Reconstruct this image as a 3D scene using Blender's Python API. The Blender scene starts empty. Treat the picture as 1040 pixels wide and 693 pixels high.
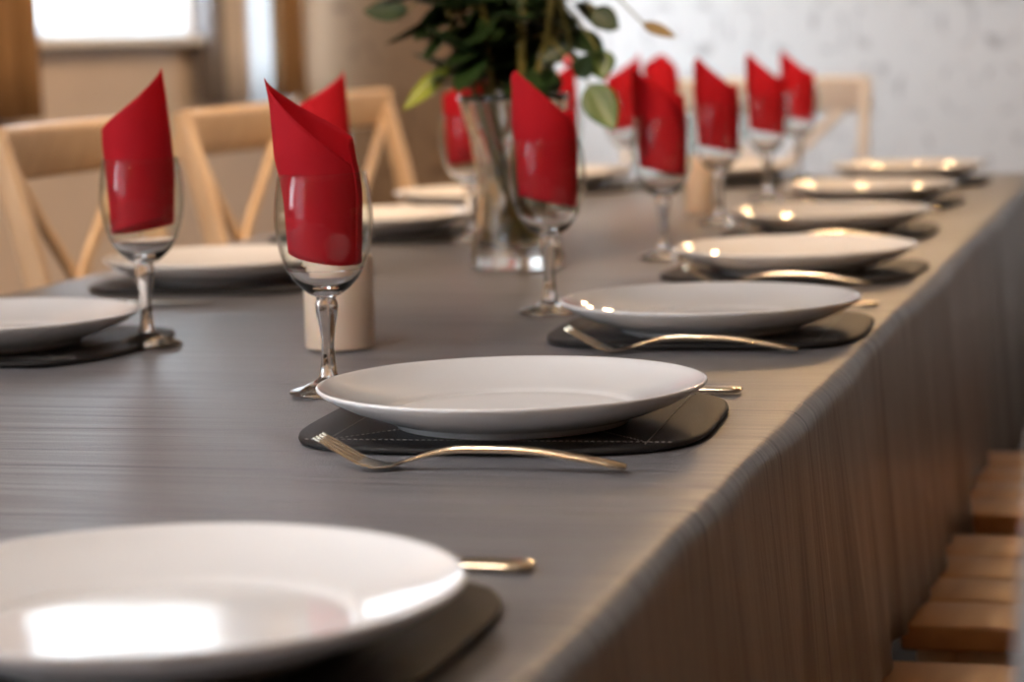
import bpy, bmesh, math, random
from mathutils import Vector, Matrix

C = bpy.context.scene.collection
S = bpy.context.scene
PI = math.pi
rng = random.Random(7)

# ------------------------------------------------------------------ camera
FPX = 2538.16
pitch, yaw, roll = math.radians(6.9074), math.radians(15.2461), math.radians(-1.4739)
cp, sp, cy, sy = math.cos(pitch), math.sin(pitch), math.cos(yaw), math.sin(yaw)
fwd = Vector((-sy*cp, cy*cp, -sp))
rgt = Vector((cy, sy, 0))
upv = rgt.cross(fwd)
r2 = math.cos(roll)*rgt + math.sin(roll)*upv
u2 = -math.sin(roll)*rgt + math.cos(roll)*upv
cam = bpy.data.cameras.new('camera')
camo = bpy.data.objects.new('camera', cam)
C.objects.link(camo)
m = Matrix((r2, u2, -fwd)).transposed().to_4x4()
m.translation = Vector((0.4472, 0.0, 1.0187))
camo.matrix_world = m
cam.sensor_width = 36.0
cam.lens = FPX/1040*36
cam.clip_start = 0.02
cam.dof.use_dof = True
cam.dof.focus_distance = 1.74
cam.dof.aperture_fstop = 5.9
cam.dof.aperture_blades = 0
S.camera = camo

# ------------------------------------------------------------------ view, world, lights
S.view_settings.view_transform = 'Standard'
S.view_settings.look = 'None'
S.view_settings.gamma = 1.0
S.view_settings.exposure = 0.72
S.view_settings.use_curve_mapping = False
try:
    S.cycles.use_denoising = True
    S.cycles.max_bounces = 14
    S.cycles.transmission_bounces = 12
    S.cycles.transparent_max_bounces = 12
    S.cycles.diffuse_bounces = 5
    S.cycles.sample_clamp_indirect = 6.0
except Exception:
    pass

SKY = 13.0            # overcast daylight outside the windows
LAMP = 185.0         # warm bulbs
GLOBE = 31.0         # added fill globe on the ceiling
w = bpy.data.worlds.new('overcast_sky')
S.world = w
w.use_nodes = True
bg = w.node_tree.nodes['Background']
_tc = w.node_tree.nodes.new('ShaderNodeTexCoord')
_sx = w.node_tree.nodes.new('ShaderNodeSeparateXYZ')
_rp = w.node_tree.nodes.new('ShaderNodeValToRGB')      # grey ground below the horizon, overcast sky above
_rp.color_ramp.elements[0].position = .44; _rp.color_ramp.elements[0].color = (.30, .31, .30, 1)
_rp.color_ramp.elements[1].position = .50; _rp.color_ramp.elements[1].color = (.80, .90, 1.0, 1)
_mr = w.node_tree.nodes.new('ShaderNodeMapRange'); _mr.inputs[1].default_value = -1; _mr.inputs[2].default_value = 1
w.node_tree.links.new(_tc.outputs['Generated'], _sx.inputs[0])
w.node_tree.links.new(_sx.outputs[2], _mr.inputs[0]); w.node_tree.links.new(_mr.outputs[0], _rp.inputs[0])
w.node_tree.links.new(_rp.outputs[0], bg.inputs[0])
bg.inputs[1].default_value = SKY

XL, XR, YF, YB, ZC = -2.0, 2.3, -2.4, 8.8, 2.55      # the room
# window openings: (wall, from, to, sill, head)
WINDOWS = [('left', 5.00, 5.95, 1.045, 2.2),
           ('left', 6.28, 6.72, 0.85, 2.2),
           ('left', -1.75, 0.25, 0.7, 2.3),  # unseen window added for soft cool fill on the near table
           ('left', 0.45, 1.05, 0.95, 2.2),
           ('left', 7.4, 8.4, 0.85, 2.2),  # hidden window added behind the pier to light the back wall
           ('right', 7.9, 8.5, 1.0, 2.2)]  # unseen window added to light the back wall from the right
for wall, a, b, z0, z1 in WINDOWS:        # daylight portals in the openings
    L = bpy.data.lights.new('daylight_portal', 'AREA')
    L.shape = 'RECTANGLE'
    L.size, L.size_y = b-a, z1-z0
    L.cycles.is_portal = True
    o = bpy.data.objects.new('daylight_portal', L)
    C.objects.link(o)
    x = XL-0.2 if wall == 'left' else XR+0.2
    o.location = (x, (a+b)/2, (z0+z1)/2)
    sx = 1 if wall == 'left' else -1
    zl = Vector((-sx, 0, 0))               # lamps shine along -Z
    yl = Vector((0, 0, 1))
    xl = yl.cross(zl)
    mm = Matrix((xl, yl, zl)).transposed().to_4x4()
    mm.translation = o.location
    o.matrix_world = mm

# ------------------------------------------------------------------ materials
def mat(name):
    m = bpy.data.materials.new(name)
    m.use_nodes = True
    nt = m.node_tree
    return m, nt, nt.nodes['Principled BSDF']

def simple(name, col, rough=.5, metal=0.0, spec=.5, noise=0.0, nscale=20.0, bump=0.0, bscale=60.0, coat=0.0):
    m, nt, p = mat(name)
    p.inputs['Base Color'].default_value = (*col, 1)
    p.inputs['Roughness'].default_value = rough
    p.inputs['Metallic'].default_value = metal
    p.inputs['Specular IOR Level'].default_value = spec
    p.inputs['Coat Weight'].default_value = coat
    tc = nt.nodes.new('ShaderNodeTexCoord')
    if noise:
        n = nt.nodes.new('ShaderNodeTexNoise')
        n.inputs['Scale'].default_value = nscale
        n.inputs['Detail'].default_value = 4
        nt.links.new(tc.outputs['Object'], n.inputs['Vector'])
        r = nt.nodes.new('ShaderNodeMapRange')
        r.inputs[1].default_value = .3; r.inputs[2].default_value = .7
        r.inputs[3].default_value = 1-noise; r.inputs[4].default_value = 1+noise
        nt.links.new(n.outputs['Fac'], r.inputs[0])
        mx = nt.nodes.new('ShaderNodeMix'); mx.data_type = 'RGBA'; mx.blend_type = 'MULTIPLY'
        mx.inputs[0].default_value = 1
        mx.inputs[6].default_value = (*col, 1)
        nt.links.new(r.outputs[0], mx.inputs[7])
        nt.links.new(mx.outputs[2], p.inputs['Base Color'])
    if bump:
        n = nt.nodes.new('ShaderNodeTexNoise')
        n.inputs['Scale'].default_value = bscale
        n.inputs['Detail'].default_value = 3
        nt.links.new(tc.outputs['Object'], n.inputs['Vector'])
        b = nt.nodes.new('ShaderNodeBump')
        b.inputs['Strength'].default_value = bump
        b.inputs['Distance'].default_value = .002
        nt.links.new(n.outputs['Fac'], b.inputs['Height'])
        nt.links.new(b.outputs['Normal'], p.inputs['Normal'])
    return m

def wood(name, ca, cb, axis=1, rough=.38, scale=9.0, spec=.5):
    m, nt, p = mat(name)
    tc = nt.nodes.new('ShaderNodeTexCoord')
    mp = nt.nodes.new('ShaderNodeMapping')
    s = [scale*6]*3
    s[axis] = scale*.5
    mp.inputs['Scale'].default_value = s
    n = nt.nodes.new('ShaderNodeTexNoise')
    n.inputs['Scale'].default_value = 1.0
    n.inputs['Detail'].default_value = 5
    n.inputs['Distortion'].default_value = .4
    r = nt.nodes.new('ShaderNodeValToRGB')
    r.color_ramp.elements[0].position = .3; r.color_ramp.elements[0].color = (*ca, 1)
    r.color_ramp.elements[1].position = .7; r.color_ramp.elements[1].color = (*cb, 1)
    nt.links.new(tc.outputs['Object'], mp.inputs[0])
    nt.links.new(mp.outputs[0], n.inputs['Vector'])
    nt.links.new(n.outputs['Fac'], r.inputs[0])
    nt.links.new(r.outputs[0], p.inputs['Base Color'])
    p.inputs['Roughness'].default_value = rough
    p.inputs['Specular IOR Level'].default_value = spec
    return m

def glass_mat(name, col=(1, 1, 1), ior=1.5, rough=0.0):
    m, nt, p = mat(name)
    p.inputs['Base Color'].default_value = (*col, 1)
    p.inputs['Transmission Weight'].default_value = 1
    p.inputs['IOR'].default_value = ior
    p.inputs['Roughness'].default_value = rough
    return m

def wallpaper_mat(name, ca, cb):
    """Damask-like pattern: staggered ogee medallions with blotchy foliage inside."""
    m, nt, p = mat(name)
    N, Lk = nt.nodes, nt.links
    tc = N.new('ShaderNodeTexCoord')
    sep = N.new('ShaderNodeSeparateXYZ')
    Lk.new(tc.outputs['Object'], sep.inputs[0])
    add = N.new('ShaderNodeMath'); add.operation = 'ADD'       # walls run along x or y: their sum is the run
    Lk.new(sep.outputs[0], add.inputs[0]); Lk.new(sep.outputs[1], add.inputs[1])
    def sine(src, k, ph=0.0):
        a = N.new('ShaderNodeMath'); a.operation = 'MULTIPLY_ADD'
        a.inputs[1].default_value = k; a.inputs[2].default_value = ph
        Lk.new(src, a.inputs[0])
        s = N.new('ShaderNodeMath'); s.operation = 'SINE'
        Lk.new(a.outputs[0], s.inputs[0])
        return s.outputs[0]
    def op(o, a, b):
        n = N.new('ShaderNodeMath'); n.operation = o
        for i, v in enumerate((a, b)):
            if isinstance(v, (int, float)): n.inputs[i].default_value = v
            else: Lk.new(v, n.inputs[i])
        return n.outputs[0]
    kx, kz = 2*PI/.30, 2*PI/.46
    g = op('MULTIPLY', sine(add.outputs[0], kx), sine(sep.outputs[2], kz))
    ring = op('ABSOLUTE', op('SUBTRACT', op('ABSOLUTE', g, 0), .42), 0)
    cmb = N.new('ShaderNodeCombineXYZ')
    Lk.new(add.outputs[0], cmb.inputs[0]); Lk.new(sep.outputs[2], cmb.inputs[1])
    v = N.new('ShaderNodeTexVoronoi'); v.feature = 'SMOOTH_F1'
    v.inputs['Scale'].default_value = 19.0
    Lk.new(cmb.outputs[0], v.inputs['Vector'])
    n = N.new('ShaderNodeTexNoise'); n.inputs['Scale'].default_value = 14.0; n.inputs['Detail'].default_value = 3
    Lk.new(cmb.outputs[0], n.inputs['Vector'])
    s = op('ADD', op('MULTIPLY', ring, 1.3), op('MULTIPLY', v.outputs['Distance'], .9))
    s = op('ADD', s, op('MULTIPLY', n.outputs['Fac'], .9))
    r = N.new('ShaderNodeValToRGB')
    r.color_ramp.elements[0].position = .88; r.color_ramp.elements[0].color = (*ca, 1)
    r.color_ramp.elements[1].position = 1.12; r.color_ramp.elements[1].color = (*cb, 1)
    mr = N.new('ShaderNodeMapRange'); mr.inputs[1].default_value = 0; mr.inputs[2].default_value = 2
    Lk.new(s, r.inputs[0])
    r.color_ramp.elements[0].position = .62; r.color_ramp.elements[1].position = .98
    Lk.new(r.outputs[0], p.inputs['Base Color'])
    p.inputs['Roughness'].default_value = .6
    return m

def cloth_mat():
    """Satiny grey table cloth with a fine weave and wrinkles running across it."""
    m, nt, p = mat('grey_satin_cloth')
    N, Lk = nt.nodes, nt.links
    tc = N.new('ShaderNodeTexCoord')
    mp = N.new('ShaderNodeMapping'); mp.inputs['Scale'].default_value = (2.2, 34, 2.2)
    n1 = N.new('ShaderNodeTexNoise'); n1.inputs['Scale'].default_value = 1.0
    n1.inputs['Detail'].default_value = 4; n1.inputs['Distortion'].default_value = .6
    Lk.new(tc.outputs['Object'], mp.inputs[0]); Lk.new(mp.outputs[0], n1.inputs['Vector'])
    n2 = N.new('ShaderNodeTexNoise'); n2.inputs['Scale'].default_value = 900; n2.inputs['Detail'].default_value = 1
    Lk.new(tc.outputs['Object'], n2.inputs['Vector'])
    b1 = N.new('ShaderNodeBump'); b1.inputs['Strength'].default_value = .75; b1.inputs['Distance'].default_value = .006
    Lk.new(n1.outputs['Fac'], b1.inputs['Height'])
    b2 = N.new('ShaderNodeBump'); b2.inputs['Strength'].default_value = .5; b2.inputs['Distance'].default_value = .0008
    Lk.new(n2.outputs['Fac'], b2.inputs['Height']); Lk.new(b1.outputs['Normal'], b2.inputs['Normal'])
    Lk.new(b2.outputs['Normal'], p.inputs['Normal'])
    r = N.new('ShaderNodeValToRGB')
    r.color_ramp.elements[0].position = .3; r.color_ramp.elements[0].color = (.165, .162, .176, 1)
    r.color_ramp.elements[1].position = .7; r.color_ramp.elements[1].color = (.205, .201, .216, 1)
    Lk.new(n1.outputs['Fac'], r.inputs[0]); Lk.new(r.outputs[0], p.inputs['Base Color'])
    p.inputs['Roughness'].default_value = .34
    p.inputs['Specular IOR Level'].default_value = .5
    return m

M = {}
M['cloth'] = cloth_mat()
M['wallpaper'] = wallpaper_mat('damask_wallpaper', (.42, .40, .405), (.69, .67, .67))
M['wallpaper_dim'] = wallpaper_mat('dim_damask_wallpaper', (.115, .070, .040), (.21, .135, .078))  # grey damask recoloured brown, standing in for warm dim light
M['plaster'] = simple('warm_plaster', (.68, .57, .49), .8, noise=.05, nscale=3)
M['ochre'] = simple('ochre_plaster', (.13, .075, .04), .8, noise=.05, nscale=3)
M['white_paint'] = simple('white_paint', (.86, .86, .85), .4)
M['ceiling'] = simple('ceiling_paint', (.58, .55, .50), .9)
M['floor'] = wood('dark_floor_boards', (.035, .022, .014), (.07, .045, .03), 1, .65, 4, .25)
M['porcelain'] = simple('white_porcelain', (.82, .80, .80), .045, spec=.5)
M['leather'] = simple('black_leather', (.014, .012, .012), .5, spec=.28, bump=.35, bscale=700)
M['stitch'] = simple('grey_thread', (.30, .28, .27), .7)
M['steel'] = simple('polished_steel', (.74, .62, .47), .16, 1.0)  # gold tint stands in for warm light reflected in silver cutlery
M['napkin'] = simple('red_paper', (.58, .018, .034), .78, spec=.25, bump=.15, bscale=500)
_nt = M['napkin'].node_tree
_tr = _nt.nodes.new('ShaderNodeBsdfTranslucent'); _tr.inputs[0].default_value = (.85, .030, .055, 1)
_mx = _nt.nodes.new('ShaderNodeMixShader'); _mx.inputs[0].default_value = .52
_po = _nt.nodes['Material Output']
_nt.links.new(_nt.nodes['Principled BSDF'].outputs[0], _mx.inputs[1]); _nt.links.new(_tr.outputs[0], _mx.inputs[2])
_nt.links.new(_mx.outputs[0], _po.inputs['Surface'])
M['glass'] = glass_mat('clear_glass')
M['crystal'] = glass_mat('crystal_glass', (.90, .89, .86), 1.52)
M['water'] = glass_mat('water', (.84, .80, .66), 1.33)
M['wax'] = simple('cream_wax', (.74, .58, .45), .5)
M['wax'].node_tree.nodes['Principled BSDF'].inputs['Subsurface Weight'].default_value = .25
M['wax'].node_tree.nodes['Principled BSDF'].inputs['Subsurface Radius'].default_value = (.02, .012, .006)
M['wick'] = simple('burnt_wick', (.02, .018, .015), .9)
M['beech'] = wood('pale_beech', (.64, .44, .27), (.74, .54, .35), 2, .35, 7)
M['white_wood'] = wood('pale_wood', (.74, .70, .70), (.82, .78, .78), 2, .4, 7)  # paler than the beech of the other chairs
M['seat_wood'] = wood('orange_pine', (.48, .19, .055), (.62, .27, .085), 1, .42, 6)
M['shaded_wood'] = wood('shaded_chair_wood', (.17, .155, .155), (.20, .185, .185), 2, .45, 7)  # grey tone puts bluish shade into a tan varnished chair
M['drape'] = simple('brown_drape', (.30, .165, .07), .85, noise=.12, nscale=8)
M['grey_drape'] = simple('grey_drape', (.22, .20, .20), .85, noise=.1, nscale=8)
M['cream_drape'] = simple('cream_drape', (.62, .56, .52), .85, noise=.05, nscale=8)
M['leaf'] = simple('dark_green_leaf', (.013, .030, .007), .45, spec=.3, noise=.35, nscale=30)
M['leaf_light'] = simple('yellow_green_leaf', (.20, .23, .015), .42, noise=.2, nscale=30)
M['leaf_mid'] = simple('mid_green_leaf', (.060, .105, .012), .42, noise=.2, nscale=30)
M['leaf_brown'] = simple('withered_leaf', (.20, .12, .03), .6, noise=.2, nscale=30)
M['stem'] = simple('olive_stem', (.16, .13, .025), .5, noise=.2, nscale=40)
M['petal'] = simple('pink_petal', (.75, .16, .20), .6)
M['brass'] = simple('aged_brass', (.5, .34, .14), .3, 1.0)
M['table_wood'] = wood('table_wood', (.12, .07, .04), (.18, .11, .06), 1, .5)
def net_mat(k=1.0, cover=.985):
    m = bpy.data.materials.new('net_fabric'); m.use_nodes = True
    nt = m.node_tree; nt.nodes.clear()
    o = nt.nodes.new('ShaderNodeOutputMaterial'); mx = nt.nodes.new('ShaderNodeMixShader'); m2 = nt.nodes.new('ShaderNodeMixShader')
    t = nt.nodes.new('ShaderNodeBsdfTransparent'); d = nt.nodes.new('ShaderNodeBsdfDiffuse'); l = nt.nodes.new('ShaderNodeBsdfTranslucent')
    d.inputs[0].default_value = (.75, .76, .78, 1); l.inputs[0].default_value = (.34*k, .355*k, .37*k, 1)
    mx.inputs[0].default_value = .5; m2.inputs[0].default_value = cover
    nt.links.new(d.outputs[0], mx.inputs[1]); nt.links.new(l.outputs[0], mx.inputs[2])
    nt.links.new(t.outputs[0], m2.inputs[1]); nt.links.new(mx.outputs[0], m2.inputs[2]); nt.links.new(m2.outputs[0], o.inputs[0])
    return m
M['net'] = net_mat(1.7)
M['net_light'] = net_mat(2.3, .86)
M['net_thin'] = net_mat(2.4, .72)
def thin_glass_mat():
    """thin blown wall of a wine glass bowl: clear, reflecting more towards its edges"""
    m = bpy.data.materials.new('thin_glass'); m.use_nodes = True
    nt = m.node_tree; nt.nodes.clear()
    N, Lk = nt.nodes, nt.links
    o = N.new('ShaderNodeOutputMaterial'); mx = N.new('ShaderNodeMixShader')
    t = N.new('ShaderNodeBsdfTransparent'); g = N.new('ShaderNodeBsdfGlossy'); g.inputs['Roughness'].default_value = .01
    lw = N.new('ShaderNodeLayerWeight'); lw.inputs[0].default_value = .5
    p = N.new('ShaderNodeMath'); p.operation = 'POWER'; p.inputs[1].default_value = 4.0
    Lk.new(lw.outputs['Facing'], p.inputs[0])
    a = N.new('ShaderNodeMath'); a.operation = 'MULTIPLY_ADD'; a.inputs[1].default_value = .75; a.inputs[2].default_value = .018
    Lk.new(p.outputs[0], a.inputs[0]); Lk.new(a.outputs[0], mx.inputs[0])
    c = N.new('ShaderNodeMix'); c.data_type = 'RGBA'
    c.inputs[6].default_value = (.985, .99, .985, 1); c.inputs[7].default_value = (.60, .62, .61, 1)
    Lk.new(p.outputs[0], c.inputs[0]); Lk.new(c.outputs[2], t.inputs[0])
    Lk.new(t.outputs[0], mx.inputs[1]); Lk.new(g.outputs[0], mx.inputs[2]); Lk.new(mx.outputs[0], o.inputs[0])
    return m
M['thin_glass'] = thin_glass_mat()
def lit(name, col, k):
    m = bpy.data.materials.new(name); m.use_nodes = True
    nt = m.node_tree; nt.nodes.clear()
    e = nt.nodes.new('ShaderNodeEmission'); o = nt.nodes.new('ShaderNodeOutputMaterial')
    e.inputs[0].default_value = (*col, 1); e.inputs[1].default_value = k
    nt.links.new(e.outputs[0], o.inputs[0]); return m
M['bulb'] = lit('warm_bulb', (1.0, .62, .30), LAMP)
M['bulb_dim'] = lit('dim_warm_bulb', (1.0, .62, .30), LAMP*.85)
M['globe'] = lit('fill_globe', (1.0, .93, .88), GLOBE)
def pane_mat():
    m = bpy.data.materials.new('window_pane'); m.use_nodes = True
    nt = m.node_tree; nt.nodes.clear()
    o = nt.nodes.new('ShaderNodeOutputMaterial'); mx = nt.nodes.new('ShaderNodeMixShader')
    mx.inputs[0].default_value = .06
    t = nt.nodes.new('ShaderNodeBsdfTransparent'); g = nt.nodes.new('ShaderNodeBsdfGlossy')
    t.inputs[0].default_value = (.97, .98, .98, 1); g.inputs['Roughness'].default_value = .02
    nt.links.new(t.outputs[0], mx.inputs[1])
    nt.links.new(g.outputs[0], mx.inputs[2]); nt.links.new(mx.outputs[0], o.inputs[0])
    return m
M['pane'] = pane_mat()

# ------------------------------------------------------------------ mesh helpers
def build(name, verts, faces, material, parent=None, smooth=True, sharp=None):
    me = bpy.data.meshes.new(name)
    me.from_pydata([tuple(v) for v in verts], [], faces)
    me.validate(); me.update()
    bm = bmesh.new(); bm.from_mesh(me)
    bmesh.ops.recalc_face_normals(bm, faces=bm.faces)
    if sharp is not None:
        for e in bm.edges:
            if len(e.link_faces) == 2 and e.calc_face_angle(0) > math.radians(sharp):
                e.smooth = False
    bm.to_mesh(me); bm.free()
    if smooth:
        for p in me.polygons: p.use_smooth = True
    me.materials.append(material)
    o = bpy.data.objects.new(name, me)
    C.objects.link(o)
    if parent: o.parent = parent
    return o

def empty(name, loc=(0, 0, 0), rz=0.0):
    o = bpy.data.objects.new(name, None)
    o.empty_display_size = .05
    C.objects.link(o); o.location = loc; o.rotation_euler = (0, 0, rz)
    return o

def tag(o, label=None, cat=None, group=None, kind=None):
    if label: o['label'] = label
    if cat: o['category'] = cat
    if group: o['group'] = group
    if kind: o['kind'] = kind
    return o

def dup(root, loc=None, rz=None):
    r = root.copy(); C.objects.link(r)
    if loc is not None: r.location = loc
    if rz is not None: r.rotation_euler = (0, 0, rz)
    for ch in list(root.children):
        c = ch.copy(); C.objects.link(c); c.parent = r
        for g in ch.children:
            d = g.copy(); C.objects.link(d); d.parent = c
    return r

class MB:
    """collects shapes for ONE mesh"""
    def __init__(s): s.v = []; s.f = []
    def add(s, v, f):
        b = len(s.v); s.v += [Vector(x) for x in v]; s.f += [tuple(b+i for i in q) for q in f]
        return s
    def box(s, a, b, bev=0.0):
        (x0, y0, z0), (x1, y1, z1) = a, b
        if bev <= 0:
            v = [(x0,y0,z0),(x1,y0,z0),(x1,y1,z0),(x0,y1,z0),(x0,y0,z1),(x1,y0,z1),(x1,y1,z1),(x0,y1,z1)]
            return s.add(v, [(0,3,2,1),(4,5,6,7),(0,1,5,4),(1,2,6,5),(2,3,7,6),(3,0,4,7)])
        bm = bmesh.new(); bmesh.ops.create_cube(bm, size=1)
        for q in bm.verts:
            q.co = Vector(((x0+x1)/2+q.co.x*(x1-x0), (y0+y1)/2+q.co.y*(y1-y0), (z0+z1)/2+q.co.z*(z1-z0)))
        bmesh.ops.bevel(bm, geom=list(bm.edges), offset=bev, segments=3, affect='EDGES', profile=.5)
        bm.verts.index_update()
        s.add([q.co.copy() for q in bm.verts], [tuple(q.index for q in f.verts) for f in bm.faces])
        bm.free(); return s
    def sweep(s, pts, ws, ts, up=Vector((0, 0, 1)), n=10, power=2.6, caps=True):
        """ribbon along pts: width ws along side, thickness ts along up; superelliptic section"""
        pts = [Vector(p) for p in pts]; b = len(s.v); k = len(pts)
        for i, p in enumerate(pts):
            t = (pts[min(i+1, k-1)]-pts[max(i-1, 0)]).normalized()
            side = t.cross(up)
            if side.length < 1e-5: side = t.cross(Vector((1, 0, 0)))
            side.normalize(); nn = side.cross(t)
            for j in range(n):
                a = 2*PI*(j+.5)/n; ca, sa = math.cos(a), math.sin(a)
                s.v.append(p+side*(math.copysign(abs(ca)**(2/power), ca)*ws[i]/2)+nn*(math.copysign(abs(sa)**(2/power), sa)*ts[i]/2))
        for i in range(k-1):
            for j in range(n):
                s.f.append((b+i*n+j, b+i*n+(j+1) % n, b+(i+1)*n+(j+1) % n, b+(i+1)*n+j))
        if caps:
            s.f.append(tuple(b+j for j in reversed(range(n))))
            s.f.append(tuple(b+(k-1)*n+j for j in range(n)))
        return s
    def tube(s, pts, r, n=8):
        rs = r if isinstance(r, (list, tuple)) else [r]*len(pts)
        return s.sweep(pts, [2*q for q in rs], [2*q for q in rs], n=n, power=2)
    def lathe(s, prof, n=64, closed=False, center=(0, 0), rmod=None):
        b = len(s.v); k = len(prof)
        for i, (r, z) in enumerate(prof):
            for j in range(n):
                a = 2*PI*j/n
                rr = r*(rmod(a, z) if rmod else 1)
                s.v.append(Vector((center[0]+rr*math.cos(a), center[1]+rr*math.sin(a), z)))
        rows = k if closed else k-1
        for i in range(rows):
            i2 = (i+1) % k
            for j in range(n):
                s.f.append((b+i*n+j, b+i*n+(j+1) % n, b+i2*n+(j+1) % n, b+i2*n+j))
        if not closed:
            for i, rev in ((0, True), (k-1, False)):
                if prof[i][0] < 1e-3:
                    ring = [b+i*n+j for j in range(n)]
                    s.f.append(tuple(reversed(ring)) if rev else tuple(ring))
        return s
    def sphere(s, c, r, sc=(1, 1, 1), nu=12, nv=8):
        b = len(s.v); c = Vector(c)
        s.v.append(c+Vector((0, 0, -r*sc[2])))
        for i in range(1, nv):
            t = -PI/2+PI*i/nv
            for j in range(nu):
                a = 2*PI*j/nu
                s.v.append(c+Vector((r*sc[0]*math.cos(t)*math.cos(a), r*sc[1]*math.cos(t)*math.sin(a), r*sc[2]*math.sin(t))))
        s.v.append(c+Vector((0, 0, r*sc[2])))
        top = len(s.v)-1
        for j in range(nu):
            s.f.append((b, b+1+(j+1) % nu, b+1+j))
            s.f.append((top, b+1+(nv-2)*nu+j, b+1+(nv-2)*nu+(j+1) % nu))
        for i in range(nv-2):
            for j in range(nu):
                s.f.append((b+1+i*nu+j, b+1+i*nu+(j+1) % nu, b+1+(i+1)*nu+(j+1) % nu, b+1+(i+1)*nu+j))
        return s
    def out(s, name, material, parent=None, smooth=True, sharp=40):
        return build(name, s.v, s.f, material, parent, smooth, sharp)

def spline(pts, n=8):
    """Catmull-Rom through points"""
    P = [Vector(p) for p in pts]; P = [2*P[0]-P[1]]+P+[2*P[-1]-P[-2]]; o = []
    for i in range(1, len(P)-2):
        for k in range(n):
            t = k/n
            a, b, c, d = P[i-1], P[i], P[i+1], P[i+2]
            o.append(.5*((2*b)+(c-a)*t+(2*a-5*b+4*c-d)*t*t+(3*b-a-3*c+d)*t**3))
    o.append(P[-2]); return o

def interp(x, xs, ys):
    if x <= xs[0]: return ys[0]
    for i in range(len(xs)-1):
        if x <= xs[i+1]:
            return ys[i]+(ys[i+1]-ys[i])*(x-xs[i])/(xs[i+1]-xs[i])
    return ys[-1]

TT = .75     # table top height

# ------------------------------------------------------------------ the room
def struct(o): return tag(o, kind='structure')
struct(MB().box((XL-.3, YF-.2, -.1), (XR+.3, YB+.2, 0)).out('floor', M['floor'], smooth=False))
struct(MB().box((XL-.3, YF-.2, ZC), (XR+.3, YB+.2, ZC+.1)).out('ceiling', M['ceiling'], smooth=False))
struct(MB().box((XL-.25, YB, 0), (XR+.25, YB+.15, ZC)).out('wall_back', M['wallpaper'], smooth=False))
struct(MB().box((XL-.25, YF-.15, 0), (XR+.25, YF, ZC)).out('wall_front', M['ochre'], smooth=False))
def side_wall(name, side, y_from, y_to, material):
    x0, x1 = (XL-.25, XL) if side == 'left' else (XR, XR+.25)
    holes = sorted([h for h in WINDOWS if h[0] == side and y_from <= h[1] < y_to], key=lambda h: h[1])
    b = MB(); y = y_from
    for _, a, c, z0, z1 in holes:
        b.box((x0, y, 0), (x1, a, ZC))
        if z0 > .05: b.box((x0, a, 0), (x1, c, z0))
        b.box((x0, a, z1), (x1, c, ZC)); y = c
    b.box((x0, y, 0), (x1, y_to, ZC))
    return struct(b.out(name, material, smooth=False))
side_wall('wall_left', 'left', YF, YB, M['plaster'])
struct(MB().box((XL, 6.76, 0), (-1.455, 6.94, ZC)).out('wall_added_pier', M['wallpaper_dim'], smooth=False))   # papered wall, its projection made up to hide the added daylight window
side_wall('wall_right', 'right', YF, YB, M['ochre'])
struct(MB().box((XL+.01, 6.745, 0), (-1.455, 6.76, .09), .004).out('baseboard_added_pier', M['white_paint']))
struct(MB().box((XL+.02, YB-.015, 0), (XR, YB, .09), .004).out('baseboard_back', M['white_paint']))
for i, (wall, a, b, z0, z1) in enumerate(WINDOWS, 1):
    root = struct(empty('window_%d' % i, (XL if wall == 'left' else XR, (a+b)/2, z0)))
    s = 1 if wall == 'left' else -1
    h = z1-z0; hw = (b-a)/2
    f = MB(); t = .032
    xo = -s*.06
    def bar(y0, y1, q0, q1, d=.05):
        f.box((xo-d/2, y0, q0), (xo+d/2, y1, q1), .006)
    bar(-hw, -hw+t, 0, h); bar(hw-t, hw, 0, h); bar(-hw+t, hw-t, 0, t); bar(-hw+t, hw-t, h-t, h)
    if hw > .3: bar(-.02, .02, t, h-t)
    f.out('window_frame', M['white_paint'], root, sharp=30)
    MB().box((xo-.004, -hw+t*.8, t*.8), (xo+.004, hw-t*.8, h-t*.8)).out('pane', M['pane'], root, smooth=False)
    if z0 != .85:
        x1, x2 = sorted((-s*.03, s*.06))
        MB().box((x1, -hw-.03, -.022), (x2, hw+.035, .0), .005).out('window_sill', M['white_paint'], root)

# ------------------------------------------------------------------ curtains on the left wall
def curtain(name, y0, y1, x, folds, depth, z0, z1, material, label, flare=0.0):
    n = max(24, folds*16); nz = 10; v = []; f = []
    for side in (0, 1):
        for k in range(nz+1):
            zz = z0+(z1-z0)*k/nz; tt = 1-k/nz
            for i in range(n+1):
                u = i/n
                d = depth*(.5+.5*math.sin(2*PI*folds*u+.6*math.sin(3*u+tt)))*(.75+.25*tt)
                v.append((x+d+side*.004, y0+(y1-y0)*u+flare*tt*(u-.5), zz))
    row = n+1; lay = row*(nz+1)
    for side in (0, 1):
        for k in range(nz):
            for i in range(n):
                a = side*lay+k*row+i
                f.append((a, a+1, a+row+1, a+row))
    for k in range(nz):
        for i in (0, n):
            a = k*row+i; f.append((a, a+row, lay+a+row, lay+a))
    for i in range(n):
        for k in (0, nz):
            a = k*row+i; f.append((a, a+1, lay+a+1, lay+a))
    o = build(name, v, f, material)
    return tag(o, label, 'curtain')
ZR = 2.3
curtain('net_curtain', 6.20, 6.66, XL+.006, 5, .018, .86, ZR, M['net'], 'sheer white net curtain glowing in front of the narrow window')
curtain('net_curtain', 4.97, 5.90, XL+.006, 9, .018, 1.05, ZR, M['net_thin'], 'sheer white net curtain in front of the window with the white sill at the left')
curtain('net_curtain', -1.8, .32, XL+.006, 18, .03, .72, ZR, M['net_light'], 'wide sheer white net curtain over the added unseen window behind the camera')
curtain('curtain', 4.50, 4.95, XL+.03, 4, .07, .875, ZR, M['drape'], 'brown drape at the left edge of the photo, on the near side of the window')
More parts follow.
